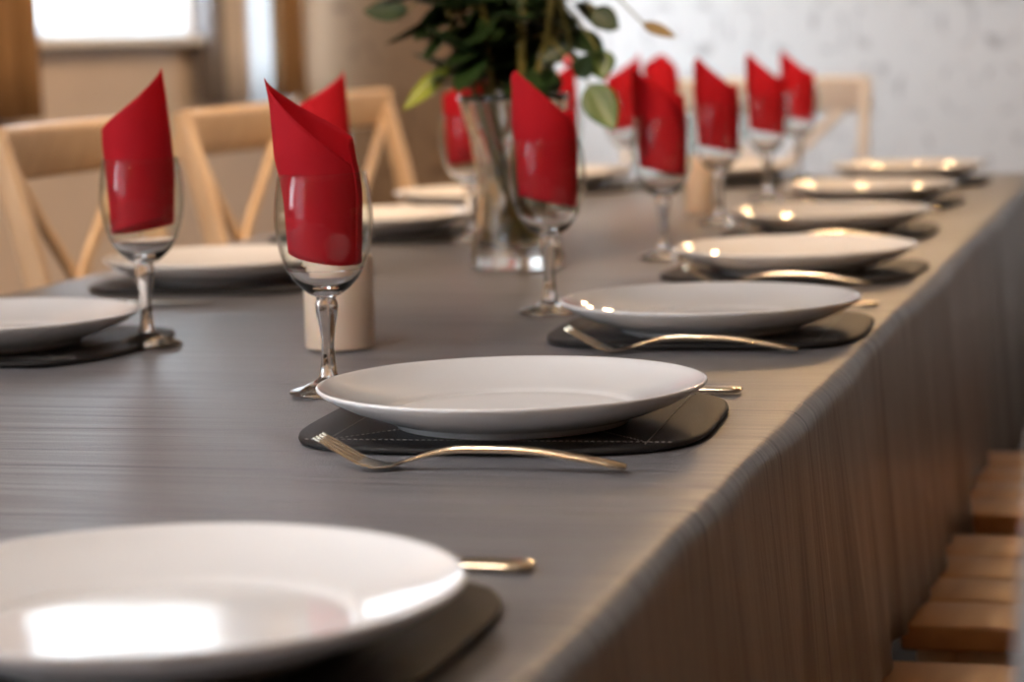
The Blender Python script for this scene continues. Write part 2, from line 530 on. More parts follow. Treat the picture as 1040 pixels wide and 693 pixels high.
curtain('curtain', 5.90, 5.985, XL+.03, 2, .06, .875, ZR, M['grey_drape'], 'narrow dark grey drape right beside the window sill')
curtain('curtain', 6.00, 6.19, XL+.03, 3, .05, .875, ZR, M['cream_drape'], 'cream drape between the grey drape and the narrow window')
curtain('curtain', 6.40, 6.575, XL+.03, 2, .07, .875, ZR, M['drape'], 'brown drape on the far side of the narrow window, next to the wallpaper')
rod = empty('curtain_rod', (XL+.06, 5.75, ZR+.012))
MB().tube([(0, -1.3, 0), (0, 1.3, 0)], .011, 10).out('pole', M['brass'], rod)
for e in (-1.3, 1.3):
    MB().sphere((0, e, 0), .022).out('finial', M['brass'], rod)
    MB().box((-.062, e*.9-.012, -.011), (.0, e*.9+.012, .011), .003).out('bracket', M['brass'], rod)
tag(rod, 'brass curtain rod above the two windows on the left', 'curtain rod')

# ------------------------------------------------------------------ chandeliers (the far one's bulbs glint on the plates)
def chandelier(name, loc, nb, R, label, bulb='bulb'):
    root = empty(name, loc)
    MB().tube([(0, 0, .02), (0, 0, ZC-loc[2]-.03)], .006, 8).out('rod', M['brass'], root)
    MB().lathe([(0, ZC-loc[2]), (.055, ZC-loc[2]), (.05, ZC-loc[2]-.02), (.008, ZC-loc[2]-.05), (0, ZC-loc[2]-.05)], 24).out('ceiling_rose', M['brass'], root)
    MB().lathe([(0, -.07), (.012, -.06), (.03, -.03), (.035, 0), (.02, .03), (.008, .06), (0, .06)], 24).out('hub', M['brass'], root)
    for k in range(nb):
        a = 2*PI*k/nb+.35; c, s = math.cos(a), math.sin(a)
        arm = MB().tube(spline([(.02*c, .02*s, -.01), (.4*R*c, .4*R*s, -.06), (.8*R*c, .8*R*s, -.05), (R*c, R*s, .0)], 6), .006, 8).out('arm', M['brass'], root)
        cup = MB().lathe([(.001, -.004), (.012, 0), (.016, .012), (.014, .035), (.001, .035)], 16, center=(R*c, R*s)).out('lamp_holder', M['brass'], arm)
        MB().sphere((R*c, R*s, .068), .021, (1, 1, 1.6), 14, 10).out('bulb', M[bulb], arm)
    return tag(root, label, 'chandelier')
chandelier('chandelier', (-.10, 5.45, 1.74), 6, .33, 'brass chandelier with warm bulbs hanging over the far end of the table', 'bulb_dim')
chandelier('chandelier', (-1.0, -1.9, 2.1), 6, .26, 'added unseen brass chandelier behind the camera for warm fill light')  # unseen, added as warm fill from behind

def fill_spot(loc, aim, watts, cone, label):  # unseen ceiling spots added to brighten the left side and far table
    root = empty('fill_spot', loc)
    MB().lathe([(.0001, ZC-loc[2]), (.04, ZC-loc[2]), (.04, ZC-loc[2]-.015), (.0001, ZC-loc[2]-.015)], 24).out('mount', M['white_paint'], root, sharp=40)
    MB().tube([(0, 0, ZC-loc[2]-.01), (0, 0, .0)], .007, 8).out('stem', M['white_paint'], root)
    d = (Vector(aim)-Vector(loc)).normalized()
    q = d.to_track_quat('-Z', 'Y')
    hb = MB().lathe([(.0001, .075), (.03, .07), (.042, .03), (.045, -.06), (.041, -.06), (.037, .02), (.0001, .03)], 28)
    hb.v = [q @ v for v in hb.v]
    hb.out('lamp_head', M['white_paint'], root, sharp=50)
    L = bpy.data.lights.new('fill_spot_light', 'SPOT'); L.energy = watts; L.color = (1.0, .70, .43)
    L.spot_size = math.radians(cone); L.spot_blend = .6; L.shadow_soft_size = .035
    o = bpy.data.objects.new('fill_spot_light', L); C.objects.link(o); o.parent = root
    o.location = d*.07; o.rotation_mode = 'QUATERNION'; o.rotation_quaternion = q
    return tag(root, label, 'fill lamp')
fill_spot((.0, 3.5, 2.42), (-1.6, 4.3, .95), 60, 105, 'added unseen ceiling spot brightening the chairs on the left side')
fill_spot((-.3, 1.5, 2.42), (-.2, 3.9, .95), 75, 70, 'added unseen ceiling spot brightening the far half of the table')

cl = empty('fill_lamp', (-.50, .60, ZC))  # unseen lamp added to brighten the near end of the table
MB().lathe([(.0001, 0), (.10, 0), (.10, -.02), (.045, -.05), (.045, -.085), (.0001, -.085)], 32).out('mount', M['brass'], cl)
MB().sphere((0, 0, -.235), .155, (1, 1, 1), 24, 16).out('globe', M['globe'], cl)
tag(cl, 'unseen frosted globe added on the ceiling as fill light over the near table', 'ceiling lamp')

# ------------------------------------------------------------------ table and cloth
TX0, TX1, TY0, TY1 = -.835, .185, .45, 4.70
tb = empty('dining_table', ((TX0+TX1)/2, (TY0+TY1)/2, 0))
hx, hy = (TX1-TX0)/2, (TY1-TY0)/2
MB().box((-hx+.012, -hy+.012, TT-.034), (hx-.012, hy-.012, TT-.006), .004).out('tabletop', M['table_wood'], tb)
ap = MB()
for s in (-1, 1):
    ap.box((s*(hx-.12)-.011, -hy+.1, TT-.12), (s*(hx-.12)+.011, hy-.1, TT-.034))
    ap.box((-hx+.12, s*(hy-.1)-.011, TT-.12), (hx-.12, s*(hy-.1)+.011, TT-.034))
ap.out('apron', M['table_wood'], tb, smooth=False)
for sx in (-1, 1):
    for yy in (-hy+.12, 0, hy-.12):
        MB().sweep([(sx*(hx-.15), yy, 0), (sx*(hx-.15), yy, TT-.034)], [.05, .07], [.05, .07], up=Vector((0, 1, 0)), n=12, power=6).out('leg', M['table_wood'], tb)
tag(tb, 'long dining table hidden under the grey cloth', 'table')

def cloth():
    nx, ny = 46, 300
    r = .012
    x0, x1, y0, y1 = TX0+r, TX1-r, TY0+r, TY1-r
    creases = [(1.345, .10, .0024), (1.47, -.05, .0014), (1.78, .12, .0008), (1.95, .04, .0013), (2.21, -.06, .0009), (2.52, -.03, .0016), (2.96, .02, .002), (3.6, .03, .001)]
    rr = random.Random(3)
    ph = [(rr.uniform(18, 75), rr.uniform(-6, 6), rr.uniform(0, 6.28), rr.uniform(.00006, .00018)) for _ in range(10)]
    def ztop(x, y):
        z = 0
        for k, kx, p, a in ph: z += a*math.sin(k*y+kx*x+p)
        for cy_, sl, a in creases:
            d = (y-(cy_+sl*(x+.3)))/.007
            z += a*(.45*math.exp(-(d+1.8)**2)-1.1*math.exp(-d*d))*(.65+.35*math.sin(5*x+cy_*9))
        return min(z, .0008)-.0008
    v = []; f = []
    for j in range(ny+1):
        for i in range(nx+1):
            x = x0+(x1-x0)*i/nx; y = y0+(y1-y0)*j/ny
            v.append(Vector((x, y, ztop(x, y))))
    W_ = nx+1
    for j in range(ny):
        for i in range(nx):
            a = j*W_+i; f.append((a, a+1, a+W_+1, a+W_))
    per = [(i, 0, 0, -1) for i in range(nx)]+[(nx, j, 1, 0) for j in range(ny)]+[(i, ny, 0, 1) for i in range(nx, 0, -1)]+[(0, j, -1, 0) for j in range(ny, 0, -1)]
    corner = {(0, 0): (-.7, -.7), (nx, 0): (.7, -.7), (nx, ny): (.7, .7), (0, ny): (-.7, .7)}
    prev = [j*W_+i for i, j, _, _ in per]
    prof = [(.0035, -.0012), (.0070, -.0042), (.0100, -.008), (.0118, -.013), (.0125, -.022)]
    drops = [.05, .09, .13, .17, .21, .25, .28, .30, 1.0]
    def hem(y, x):
        if x < TX1-.05: return -.252+.003*math.sin(9*y+7*x)     # shorter drop on the other sides
        base = interp(y, [1.5, 2.0, 2.13, 2.425, 2.58, 2.88, 3.1, 3.4, 4.7], [-.275, -.263, -.27, -.288, -.294, -.318, -.336, -.348, -.35])
        return base+.004*math.sin(9*y+7*x)
    for q, row in enumerate(prof+[None]*len(drops)):
        cur = []
        for (i, j, ax, ay), pv in zip(per, [jj*W_+ii for ii, jj, _, _ in per]):
            base = v[pv]
            nx_, ny_ = corner.get((i, j), (ax, ay))
            if row:
                o, z = row; wob = 0
                z = base.z+z
            else:
                z_h = hem(base.y, base.x)
                k = q-len(prof)
                z = -.022+(z_h+.022)*(k+1)/len(drops)
                dd = (k+1)/len(drops)
                s = base.y*1.0+base.x*1.3
                wob = dd*(.0045*math.sin(15*s+1.2*math.sin(4*s))+.0028*math.sin(41*s+2)+.0016*math.sin(83*s+1.5*math.sin(9*s)))+.021*dd
                if ax <= 0: wob *= .35
                o = .0125
            # slight unevenness of the folded edge
            e = .0016*math.sin(7.3*base.y+2*base.x)+.0009*math.sin(23*base.y)
            d = o+wob+(e if q > 0 else 0)*min(1, q/3)
            v.append(Vector((base.x+nx_*d, base.y+ny_*d, z))); cur.append(len(v)-1)
        n = len(per)
        for a in range(n):
            b = (a+1) % n
            f.append((prev[a], prev[b], cur[b], cur[a]))
        prev = cur
    o = build('tablecloth', [p+Vector((0, 0, TT)) for p in v], f, M['cloth'])
    sol = o.modifiers.new('thick', 'SOLIDIFY'); sol.thickness = .0009; sol.offset = -1
    return tag(o, 'long grey satin tablecloth draped over the dining table', 'tablecloth')
cloth()

# ------------------------------------------------------------------ place mats, plates
def make_mat():
    n = 96; hw, hd, th, rc = .1425, .1385, .005, .05
    def ring(ins, z):
        o = []
        for k in range(n):
            a = 2*PI*k/n; c, s = math.cos(a), math.sin(a)
            p = 3.7
            o.append(Vector((math.copysign(abs(c)**(2/p), c)*(hw-ins), math.copysign(abs(s)**(2/p), s)*(hd-ins), z)))
        return o
    rows = [ring(.003, 0), ring(.0006, .0008), ring(0, .0022), ring(.0006, .0040), ring(.0028, .005), ring(.02, .005), ring(.07, .005)]
    v = [p for r in rows for p in r]; f = []
    for i in range(len(rows)-1):
        for j in range(n):
            f.append((i*n+j, i*n+(j+1) % n, (i+1)*n+(j+1) % n, (i+1)*n+j))
    f.append(tuple(reversed(range(n)))); f.append(tuple((len(rows)-1)*n+j for j in range(n)))
    root = build('placemat', v, f, M['leather'], sharp=50)
    st = MB()
    def seam(a, b):
        a, b = Vector(a), Vector(b); L = (b-a).length; k = int(L/.0042); t = (b-a).normalized()
        for i in range(k):
            c = a+(b-a)*((i+.5)/k)
            st.sweep([c-t*.0013, c-t*.0005, c+t*.0005, c+t*.0013], [.0003, .0008, .0008, .0003], [.0003, .0007, .0007, .0003], n=6, power=2)
    z = .0052
    seam((-.125, -.108, z), (.125, -.108, z)); seam((-.125, .108, z), (.125, .108, z))
    seam((-.108, -.118, z), (-.108, .118, z)); seam((.108, -.118, z), (.108, .118, z))
    seam((-.105, -.105, z), (-.04, -.03, z)); seam((.105, -.105, z), (.04, -.03, z))
    seam((-.105, .105, z), (-.04, .03, z)); seam((.105, .105, z), (.04, .03, z))
    st.out('stitching', M['stitch'], root)
    return root
def make_plate():
    prof = [(0, .0045), (.06, .0042), (.074, .0036), (.0765, .0008), (.0785, 0), (.081, .0006), (.083, .004), (.090, .0062), (.104, .0105), (.118, .0162), (.129, .0222), (.1335, .0255), (.1348, .0270), (.1350, .0279), (.1345, .0287), (.1335, .0290), (.1322, .0285), (.129, .0262),
            (.122, .0222), (.113, .0182), (.104, .0151), (.096, .0129), (.090, .0115), (.0872, .0105), (.0856, .0094), (.0835, .0089), (.080, .0088), (.070, .0083), (.058, .0078), (.042, .0074), (.025, .0072), (0, .0071)]
    return MB().lathe([(max(r, 1e-4), z) for r, z in prof], 128).out('plate', M['porcelain'], sharp=None)

MATZ, PZ = TT+.0002, TT+.0054
RIGHT = [(.00976, 1.00515), (-.0032, 1.6483), (.0332, 2.1966), (.0257, 2.7456), (-.0127, 3.3005), (-.0269, 3.8498), (-.0259, 4.3908)]
LEFT = [(-.600, 2.045), (-.607, 2.635), (-.639, 3.287), (-.628, 3.771), (-.64, 4.30)]
HEAD = (-.362, 4.44)
RN = ['nearest the camera, cut off at the bottom left', 'at the second place from the camera, in sharp focus', 'at the third place along the right side', 'at the fourth place along the right side',
      'at the fifth place along the right side', 'at the sixth place along the right side', 'at the seventh and farthest place along the right side']
LN = ['at the nearest left side place, cut off by the left edge', 'second on the left side, behind the left wine glass', 'at the third left side place, just behind the front wine glass',
      'at the fourth left side place, left of the vase', 'at the far left side place, right of the vase']
places = [(x, y, 0.0, n) for (x, y), n in zip(RIGHT, RN)]+[(x, y, PI/2, n) for (x, y), n in zip(LEFT, LN)]+[(HEAD[0], HEAD[1], PI, 'at the head of the table, by the far chair')]
pm = make_mat(); pl = make_plate()
for i, (x, y, a, n) in enumerate(places):
    right = i < 7
    mx, my = (x-.003, y+.028) if right else ((x, y+.02) if i < 12 else (x, y))
    if i == 0: mx, my = x-.012, y+.030
    o = pm if i == 0 else dup(pm)
    o.location = (mx, my, MATZ); o.rotation_euler = (0, 0, [.0, .055, .03, -.04, .05, -.03, .02][i] if right else 0)
    tag(o, 'black stitched placemat ' + n, 'placemat', 'black placemats under the plates')
    q = pl if i == 0 else dup(pl)
    q.location = (x, y, PZ); q.rotation_euler = (0, 0, .4*i)
    tag(q, 'round white dinner plate ' + n, 'plate', 'white dinner plates on the table')

# ------------------------------------------------------------------ forks and knives
def make_fork():
    root = empty('fork')
    S_ = [-.040, -.0257, -.0125, 0.0, .010, .0294, .0456, .068, .100, .131, .150, .1595]
    Z_ = [.0205, .0125, .0048, .0014, .0022, .0082, .0118, .0128, .0120, .0080, .0046, .0026]
    head = MB()
    sx = [-.012+.0022*k for k in range(0, 15)]
    head.sweep([(s, 0, interp(s, S_, Z_)) for s in sx], [interp(s, [-.012, 0, .010, .019], [.0235, .0235, .0185, .0075]) for s in sx], [.0017]*len(sx), n=14, power=4)
    for k in range(4):
        y = -.0099+.0066*k
        ts = [-.040, -.0388, -.034, -.028, -.020, -.0105]
        head.sweep([(s, y*(.94 if s < -.03 else 1), interp(s, S_, Z_)) for s in ts], [.0012, .0026, .0031, .0034, .0036, .0038], [.0008, .0013, .0015, .0016, .0017, .0017], n=8, power=3)
    head.out('fork_head', M['steel'], root, sharp=50)
    hs = spline([(s, 0, z) for s, z in zip(S_, Z_) if s > .015], 5)
    hs = [(.0165, 0, interp(.0165, S_, Z_))]+hs
    MB().sweep(hs, [interp(p[0], [.0165, .03, .06, .1, .135, .15, .157, .1595], [.0085, .0062, .0058, .0076, .0118, .0132, .0118, .0075]) for p in hs],
               [interp(p[0], [.0165, .05, .1, .15, .1595], [.0019, .0050, .0050, .0046, .0036]) for p in hs], n=14, power=2.6).out('handle', M['steel'], root, sharp=60)
    return root
def make_knife():
    root = empty('table_knife')
    xs = [-.125, -.122, -.112, -.09, -.06, -.02, .012, .018]
    MB().sweep([(x, interp(x, [-.125, -.09, .0], [.003, .0, 0]), .0026) for x in xs], [.002, .008, .0145, .0185, .019, .0185, .016, .012], [.0004, .0007, .0009, .0012, .0014, .0017, .0022, .003], n=12, power=2.4).out('blade', M['steel'], root, sharp=60)
    hs = [.016, .022, .035, .06, .09, .112, .120, .1245, .1262]
    MB().sweep([(x, 0, .0025) for x in hs], [.0105, .0115, .0115, .014, .0175, .0195, .0196, .0180, .0135], [.0042, .0044, .0044, .0044, .0044, .0044, .0044, .0038, .0024], n=16, power=3.2).out('handle', M['steel'], root, sharp=60)
    return root
fk = make_fork(); kn = make_knife()
FZ = TT+.0004
forks = [((-.0473, 1.4862), .027, 'silver fork lying in front of the second plate from the camera, in sharp focus'),
         ((-.028, 2.069), .01, 'silver fork lying in front of the third plate on the right side'),
         ((-.034, 2.622), -.02, 'silver fork lying in front of the fourth plate on the right side'),
         ((-.06, 3.165), .02, 'silver fork lying in front of the fifth plate on the right side'),
         ((-.06, 3.686), .0, 'silver fork lying in front of the sixth plate on the right side')]
for i, ((x, y), a, lab) in enumerate(forks):
    o = fk if i == 0 else dup(fk)
    o.location = (x, y, FZ); o.rotation_euler = (0, 0, a)
    tag(o, lab, 'fork', 'forks along the right side')
knives = [((.0005, 1.203), .0, 'silver knife whose handle sticks out behind the nearest plate'),
          ((-.002, 1.836), .0, 'silver knife whose handle sticks out behind the second plate in sharp focus'),
          ((.030, 2.430), .0, 'silver knife whose handle sticks out behind the third right side plate'),
          ((-.66, 2.425), PI, 'silver knife lying between the two nearest left side placemats')]
for i, ((x, y), a, lab) in enumerate(knives):
    o = kn if i == 0 else dup(kn)
    o.location = (x, y, FZ); o.rotation_euler = (0, 0, a)
    tag(o, lab, 'knife', 'table knives')

# ------------------------------------------------------------------ wine glasses
def make_glass():
    root = empty('wine_glass')
    outer = [(.0085, .0755), (.0125, .0772), (.0185, .0820), (.0242, .0885), (.0290, .0970), (.0330, .1085), (.0355, .1215), (.0365, .134), (.0360, .146), (.0349, .156), (.0335, .164), (.0326, .1695)]
    rim = [(.0322, .1702), (.0318, .1703), (.0314, .1696)]
    inner = [(.0322, .164), (.0336, .156), (.0347, .146), (.0352, .134), (.0342, .1215), (.0317, .1085), (.0276, .0970), (.0225, .0890), (.0160, .0838), (.0090, .0815), (.0001, .0808)]
    prof = [(r_*(1+.045*min(1, max(0, (z_-.078)/.02))), z_) for r_, z_ in outer+rim+inner]
    bowl = MB().lathe(prof, 64).out('bowl', M['glass'], root, sharp=None)
    bowl.data.materials.append(M['thin_glass'])
    for p in bowl.data.polygons:
        if p.center.z > .099: p.material_index = 1
    # cut stem: eight-sided, tapering to a waist
    k = 64
    stem = [(.0085, .0755), (.0076, .0738), (.0084, .0715), (.0090, .0685), (.0080, .061), (.0060, .050), (.0050, .041), (.0050, .033), (.0058, .022), (.0068, .0160), (.0078, .0135)]
    def facet(a, z):
        wgt = interp(z, [.0135, .020, .066, .0715, .0740], [0, 1, 1, .7, 0])
        seg = 2*PI/6
        loc = (a % seg)-seg/2
        return 1+wgt*(math.cos(seg/2)/math.cos(loc)-1+.06)
    MB().lathe(stem, k, rmod=facet).out('stem', M['glass'], root, sharp=None)
    foot = [(.0078, .0135), (.0098, .0112), (.0140, .0085), (.0205, .0058), (.0270, .0040), (.0300, .0031), (.0310, .0022), (.0308, .0010), (.0295, .0003), (.020, .0012), (.010, .0022), (.0001, .0026)]
    MB().lathe(foot, k).out('foot', M['glass'], root, sharp=None)
    return root

def make_napkin(name, seed, lean=.0, plan=.6, H=.243):
    """rolled paper napkin: a cylinder whose top edge climbs to one tall point; tip at +x, low side at -x"""
    r = random.Random(seed)
    rb, rt = .0284, .0314
    zlo = .1075+r.uniform(-.002, .003)
    ext = .55; n = 72; nz = 22; v = []
    for k in range(n+1):
        phi = -(PI+ext)+2*(PI+ext)*k/n
        ap = min(abs(phi), PI)
        low = .172 if phi > 0 else .196
        t = 1-ap/PI
        top = low+(H-low)*(plan*(.5+.5*math.cos(ap))+(1-plan)*t**1.45)
        bot = zlo+.006*math.cos(phi+.7)
        shrink = .0017*(k/n)
        for q in range(nz+1):
            u = q/nz; z = bot+(top-bot)*u
            rr = rb+(rt-rb)*min(1, (z-zlo)/.06)-shrink
            over = max(0, z-.185)                  # the tall point leans inward and narrows a little
            rr = rr-over*.05
            a = phi
            # soft crumple
            rr += .0005*math.sin(3*a+seed)*min(1, u*1.4)
            x = rr*math.cos(a)+lean*(z-.135)*min(1, max(0, (z-.15)/.03)); y = rr*math.sin(a)
            if z > .225: x += (z-.225)*.12*(1 if lean > 0 else -.2)
            v.append((x, y, z))
    f = []
    for k in range(n):
        for q in range(nz):
            a = k*(nz+1)+q; f.append((a, a+nz+1, a+nz+2, a+1))
    o = build(name, v, f, M['napkin'])
    s = o.modifiers.new('ply', 'SOLIDIFY'); s.thickness = .0006; s.offset = 0
    return o
gl = make_glass()
D = math.radians
GL = [((-.192, 1.806), 197, 'in front of the nearest candle, in sharp focus', .10, .35, .243),
      ((-.157, 2.363), 232, 'in front of the flower vase', .05, .25, .238),
      ((-.163, 2.946), 222, 'right of the vase, in front of the far candle', .08, .25, .231),
      ((-.193, 3.48), 228, 'overlapping the far candle', .05, .25, .236),
      ((-.207, 3.987), 226, 'second from the far right end of the glasses', .05, .25, .236),
      ((-.238, 4.53), 226, 'at the far right end of the glasses', .05, .25, .234),
      ((-.462, 2.082), 15, 'at the far left, by the nearest left plate', -.04, .5, .250),
      ((-.482, 2.63), 17, 'directly behind the sharp front glass', -.02, .45, .238),
      ((-.478, 3.20), 22, 'just left of the flower vase', -.03, .45, .235),
      ((-.488, 3.73), 20, 'hidden behind the flower vase', 0, .7, .236),
      ((-.502, 4.27), 17, 'just right of the vase', 0, .6, .240),
      ((-.424, 4.21), -75, 'by the plate at the head of the table', 0, .4, .236)]
for i, ((x, y), a, n, ln, pn, ht) in enumerate(GL):
    o = gl if i == 0 else dup(gl)
    o.location = (x, y, TT+.0002); o.rotation_euler = (0, 0, .37*i)
    tag(o, 'wine glass ' + n, 'wine glass', 'wine glasses on the table')
    k = make_napkin('napkin', i+1, ln, pn, ht)
    k.location = (x, y, TT+.0002); k.rotation_euler = (0, 0, D(a))
    tag(k, 'red napkin in the wine glass ' + n, 'napkin', 'rolled red napkins in the glasses')

# ------------------------------------------------------------------ candles
def candle(x, y, r, h, label):
    root = empty('pillar_candle', (x, y, TT+.0003))
    prof = [(.0001, 0), (r-.003, 0), (r-.0008, .0008), (r, .003), (r, h-.004), (r-.0012, h-.001), (r-.004, h), (r*.75, h-.001), (r*.4, h-.004), (.0001, h-.0055)]
    MB().lathe(prof, 48).out('wax_body', M['wax'], root, sharp=50)
    MB().tube(spline([(0, 0, h-.007), (.0004, 0, h), (.0015, .0005, h+.006)], 4), .0011, 8).out('wick', M['wick'], root)
    return tag(root, label, 'candle', 'cream candles on the table')
candle(-.279, 2.085, .0308, .083, 'cream pillar candle standing behind the sharp front wine glass')
candle(-.262, 3.69, .0215, .086, 'slim cream pillar candle far back between two wine glasses')

# ------------------------------------------------------------------ vase and bouquet
VX, VY = -.316, 2.835
def make_vase():
    root = empty('glass_vase', (VX, VY, TT+.0003))
    out = [(.0001, 0), (.050, 0), (.0555, .003), (.0565, .012), (.055, .03), (.050, .055), (.0465, .085), (.0475, .115), (.052, .145), (.058, .172), (.064, .195), (.066, .203)]
    inn = [(.0635, .2035), (.0600, .195), (.0530, .172), (.0465, .145), (.042, .115), (.041, .085), (.0440, .055), (.0475, .034), (.0455, .027), (.035, .024), (.0001, .023)]
    def cut(a, z):        # leaning flutes cut into the crystal
        w_ = interp(z, [0, .01, .025, .12, .15, .18, .2], [0, .4, 1, 1, .6, .5, 0])
        return 1-.055*w_*(abs(math.sin(7*a+26*z))**1.6)-.03*w_*(abs(math.sin(7*a-26*z))**3)
    n = 168
    b = MB()
    b.lathe(out, n, rmod=cut)
    i0 = len(b.v); b.lathe(inn, n)
    k = (len(out)-1)*n
    for j in range(n):
        b.f.append((k+j, k+(j+1) % n, i0+(j+1) % n, i0+j))
    b.out('vase_body', M['crystal'], root, sharp=None)
    wp = [(.0001, .0235), (.034, .0245), (.0445, .0275), (.0466, .034), (.0431, .055), (.0401, .085), (.0411, .115), (.0426, .126), (.0001, .126)]
    MB().lathe(wp, 64).out('water', M['water'], root, sharp=60)
    return tag(root, 'cut crystal vase holding leafy stems in the middle of the table', 'vase')
make_vase()

def leaf_mesh(b, base, tip, width, normal, curl=.15):
    base, tip = Vector(base), Vector(tip)
    d = tip-base; L = d.length; t = d/L
    side = t.cross(Vector(normal))
    if side.length < 1e-4: side = t.cross(Vector((0.3, .2, 1)))
    side.normalize(); nn = side.cross(t)
    n = 9; vs = []
    for i in range(n+1):
        u = i/n
        wd = width*.5*(math.sin(PI*min(1, u**.8))**.85)*(1 if u < .999 else 0)
        c = base+t*(L*u)+nn*(curl*L*(u*u-u)*1.2)
        for q in (-1, -.5, 0, .5, 1):
            vs.append(c+side*(wd*q)+nn*(abs(q)*wd*.28+.0004))
    fs = []
    for i in range(n):
        for q in range(4):
            a = i*5+q; fs.append((a, a+1, a+6, a+5))
    b.add(vs, fs)

CREAM = {}
def stem_plant(label, pts, r, leaves, extra=None, bloom=None, leafmat='leaf'):
    """one cut stem standing in the vase; leaves: (where along it, direction, length, width)"""
    root = empty('flower_stem', (VX, VY, TT))
    P = spline(pts, 8); n = len(P)
    MB().tube(P, [r*(1-.45*i/(n-1)) for i in range(n)], 8).out('stem', M['stem'], root)
    b = MB()
    tw = MB(); has = False
    for u, dr, L, wd in leaves:
        p = P[min(n-1, int(u*(n-1)))]
        d = Vector(dr).normalized()
        if (p+d*L*1.28).z-.12*L < .205: d = Vector((d.x, d.y, abs(d.z)+.35)).normalized()
        if p.z < .205: continue
        base = p+d*L*.28
        tw.tube([p, p+d*L*.14+Vector((0, 0, .003)), base], [.0014, .0012, .0009], 6); has = True
        leaf_mesh(b, base, base+d*L+Vector((0, 0, -.12*L)), wd, (d.y*.3+rng.uniform(-.5, .5), -d.x*.3-.35, 1))
    if has:
        o = b.out('foliage', M[leafmat], root, sharp=None)
        s = o.modifiers.new('t', 'SOLIDIFY'); s.thickness = .0005
        tw.out('leaf_stalk', M['stem'], root)
    for base, tip, wd, mt, nrm, fr in (extra or []):
        base, tip, fr = Vector(base), Vector(tip), Vector(fr)
        k = MB(); leaf_mesh(k, base, tip, wd, nrm, .1)
        o = k.out('leaf', M[mt], root, sharp=None)
        s = o.modifiers.new('t', 'SOLIDIFY'); s.thickness = .0006
        mid = (base+fr)/2+Vector((0, 0, .006))
        MB().tube(spline([fr, mid, base+(tip-base)*.05], 5), .0013, 6).out('leaf_stalk', M['stem'], o)
    if bloom:
        c, rad, mt = bloom
        k = MB()
        for lay, (cnt, rr, tilt) in enumerate(((3, .35, .2), (4, .65, .35), (5, 1.0, .6))):
            for q in range(cnt):
                a = 2*PI*q/cnt+lay*.7
                dd = Vector((math.cos(a), math.sin(a), 0))
                leaf_mesh(k, Vector(c), Vector(c)+dd*rad*tilt+Vector((0, 0, rad*(1.5-.3*lay))), rad*1.2, -dd, -.35)
        o = k.out('bloom', M[mt], root, sharp=None)
        s = o.modifiers.new('t', 'SOLIDIFY'); s.thickness = .0005
    return tag(root, label, 'flower stem', 'leafy stems in the vase')

def rel(x, y, z): return Vector((x-VX, y-VY, z-TT))
def ring_leaves(n, u0, u1, L, W, seed, down=.2):
    r = random.Random(seed); o = []
    for i in range(n):
        a = r.uniform(0, 2*PI); u = u0+(u1-u0)*(i+.5)/n
        o.append((u, (math.cos(a), math.sin(a), r.uniform(-.55, .45)-down*.4), L*r.uniform(.75, 1.2), W*r.uniform(.8, 1.2)))
    return o
stem_defs = [
    # label, foot, at neck, top
    ('leafy stem leaning left out of the vase with a dark leaf reaching far left', (.018, .01), (-.030, -.010), (-.10, -.02, .47)),
    ('leafy stem at the left of the vase with a hanging yellow-green leaf', (.02, -.012), (-.036, -.028), (-.085, -.07, .40)),
    ('thick olive stem rising straight up in the middle of the vase', (-.01, -.006), (.018, -.038), (.035, -.045, .50)),
    ('leafy stem leaning right with a green leaf hanging beside the vase', (-.022, .006), (.038, -.016), (.075, -.035, .42)),
    ('leafy stem leaning right with a withered brown leaf at its end', (-.016, -.018), (.036, .012), (.09, .01, .46)),
    ('dark leafy stem at the back of the bouquet', (.004, -.022), (-.006, .036), (-.03, .07, .50)),
    ('dark leafy stem in the front of the bouquet', (.006, .02), (-.012, -.040), (-.03, -.075, .47)),
    ('dark leafy stem in the dense centre of the bouquet', (-.008, .016), (.004, .004), (-.01, .01, .55)),
    ('dark leafy stem at the rear left of the bouquet', (.022, .0), (-.032, .018), (-.065, .05, .48)),
    ('leafy stem at the right of the vase with a pink bud', (-.02, .014), (.030, -.03), (.062, -.05, .33)),
]
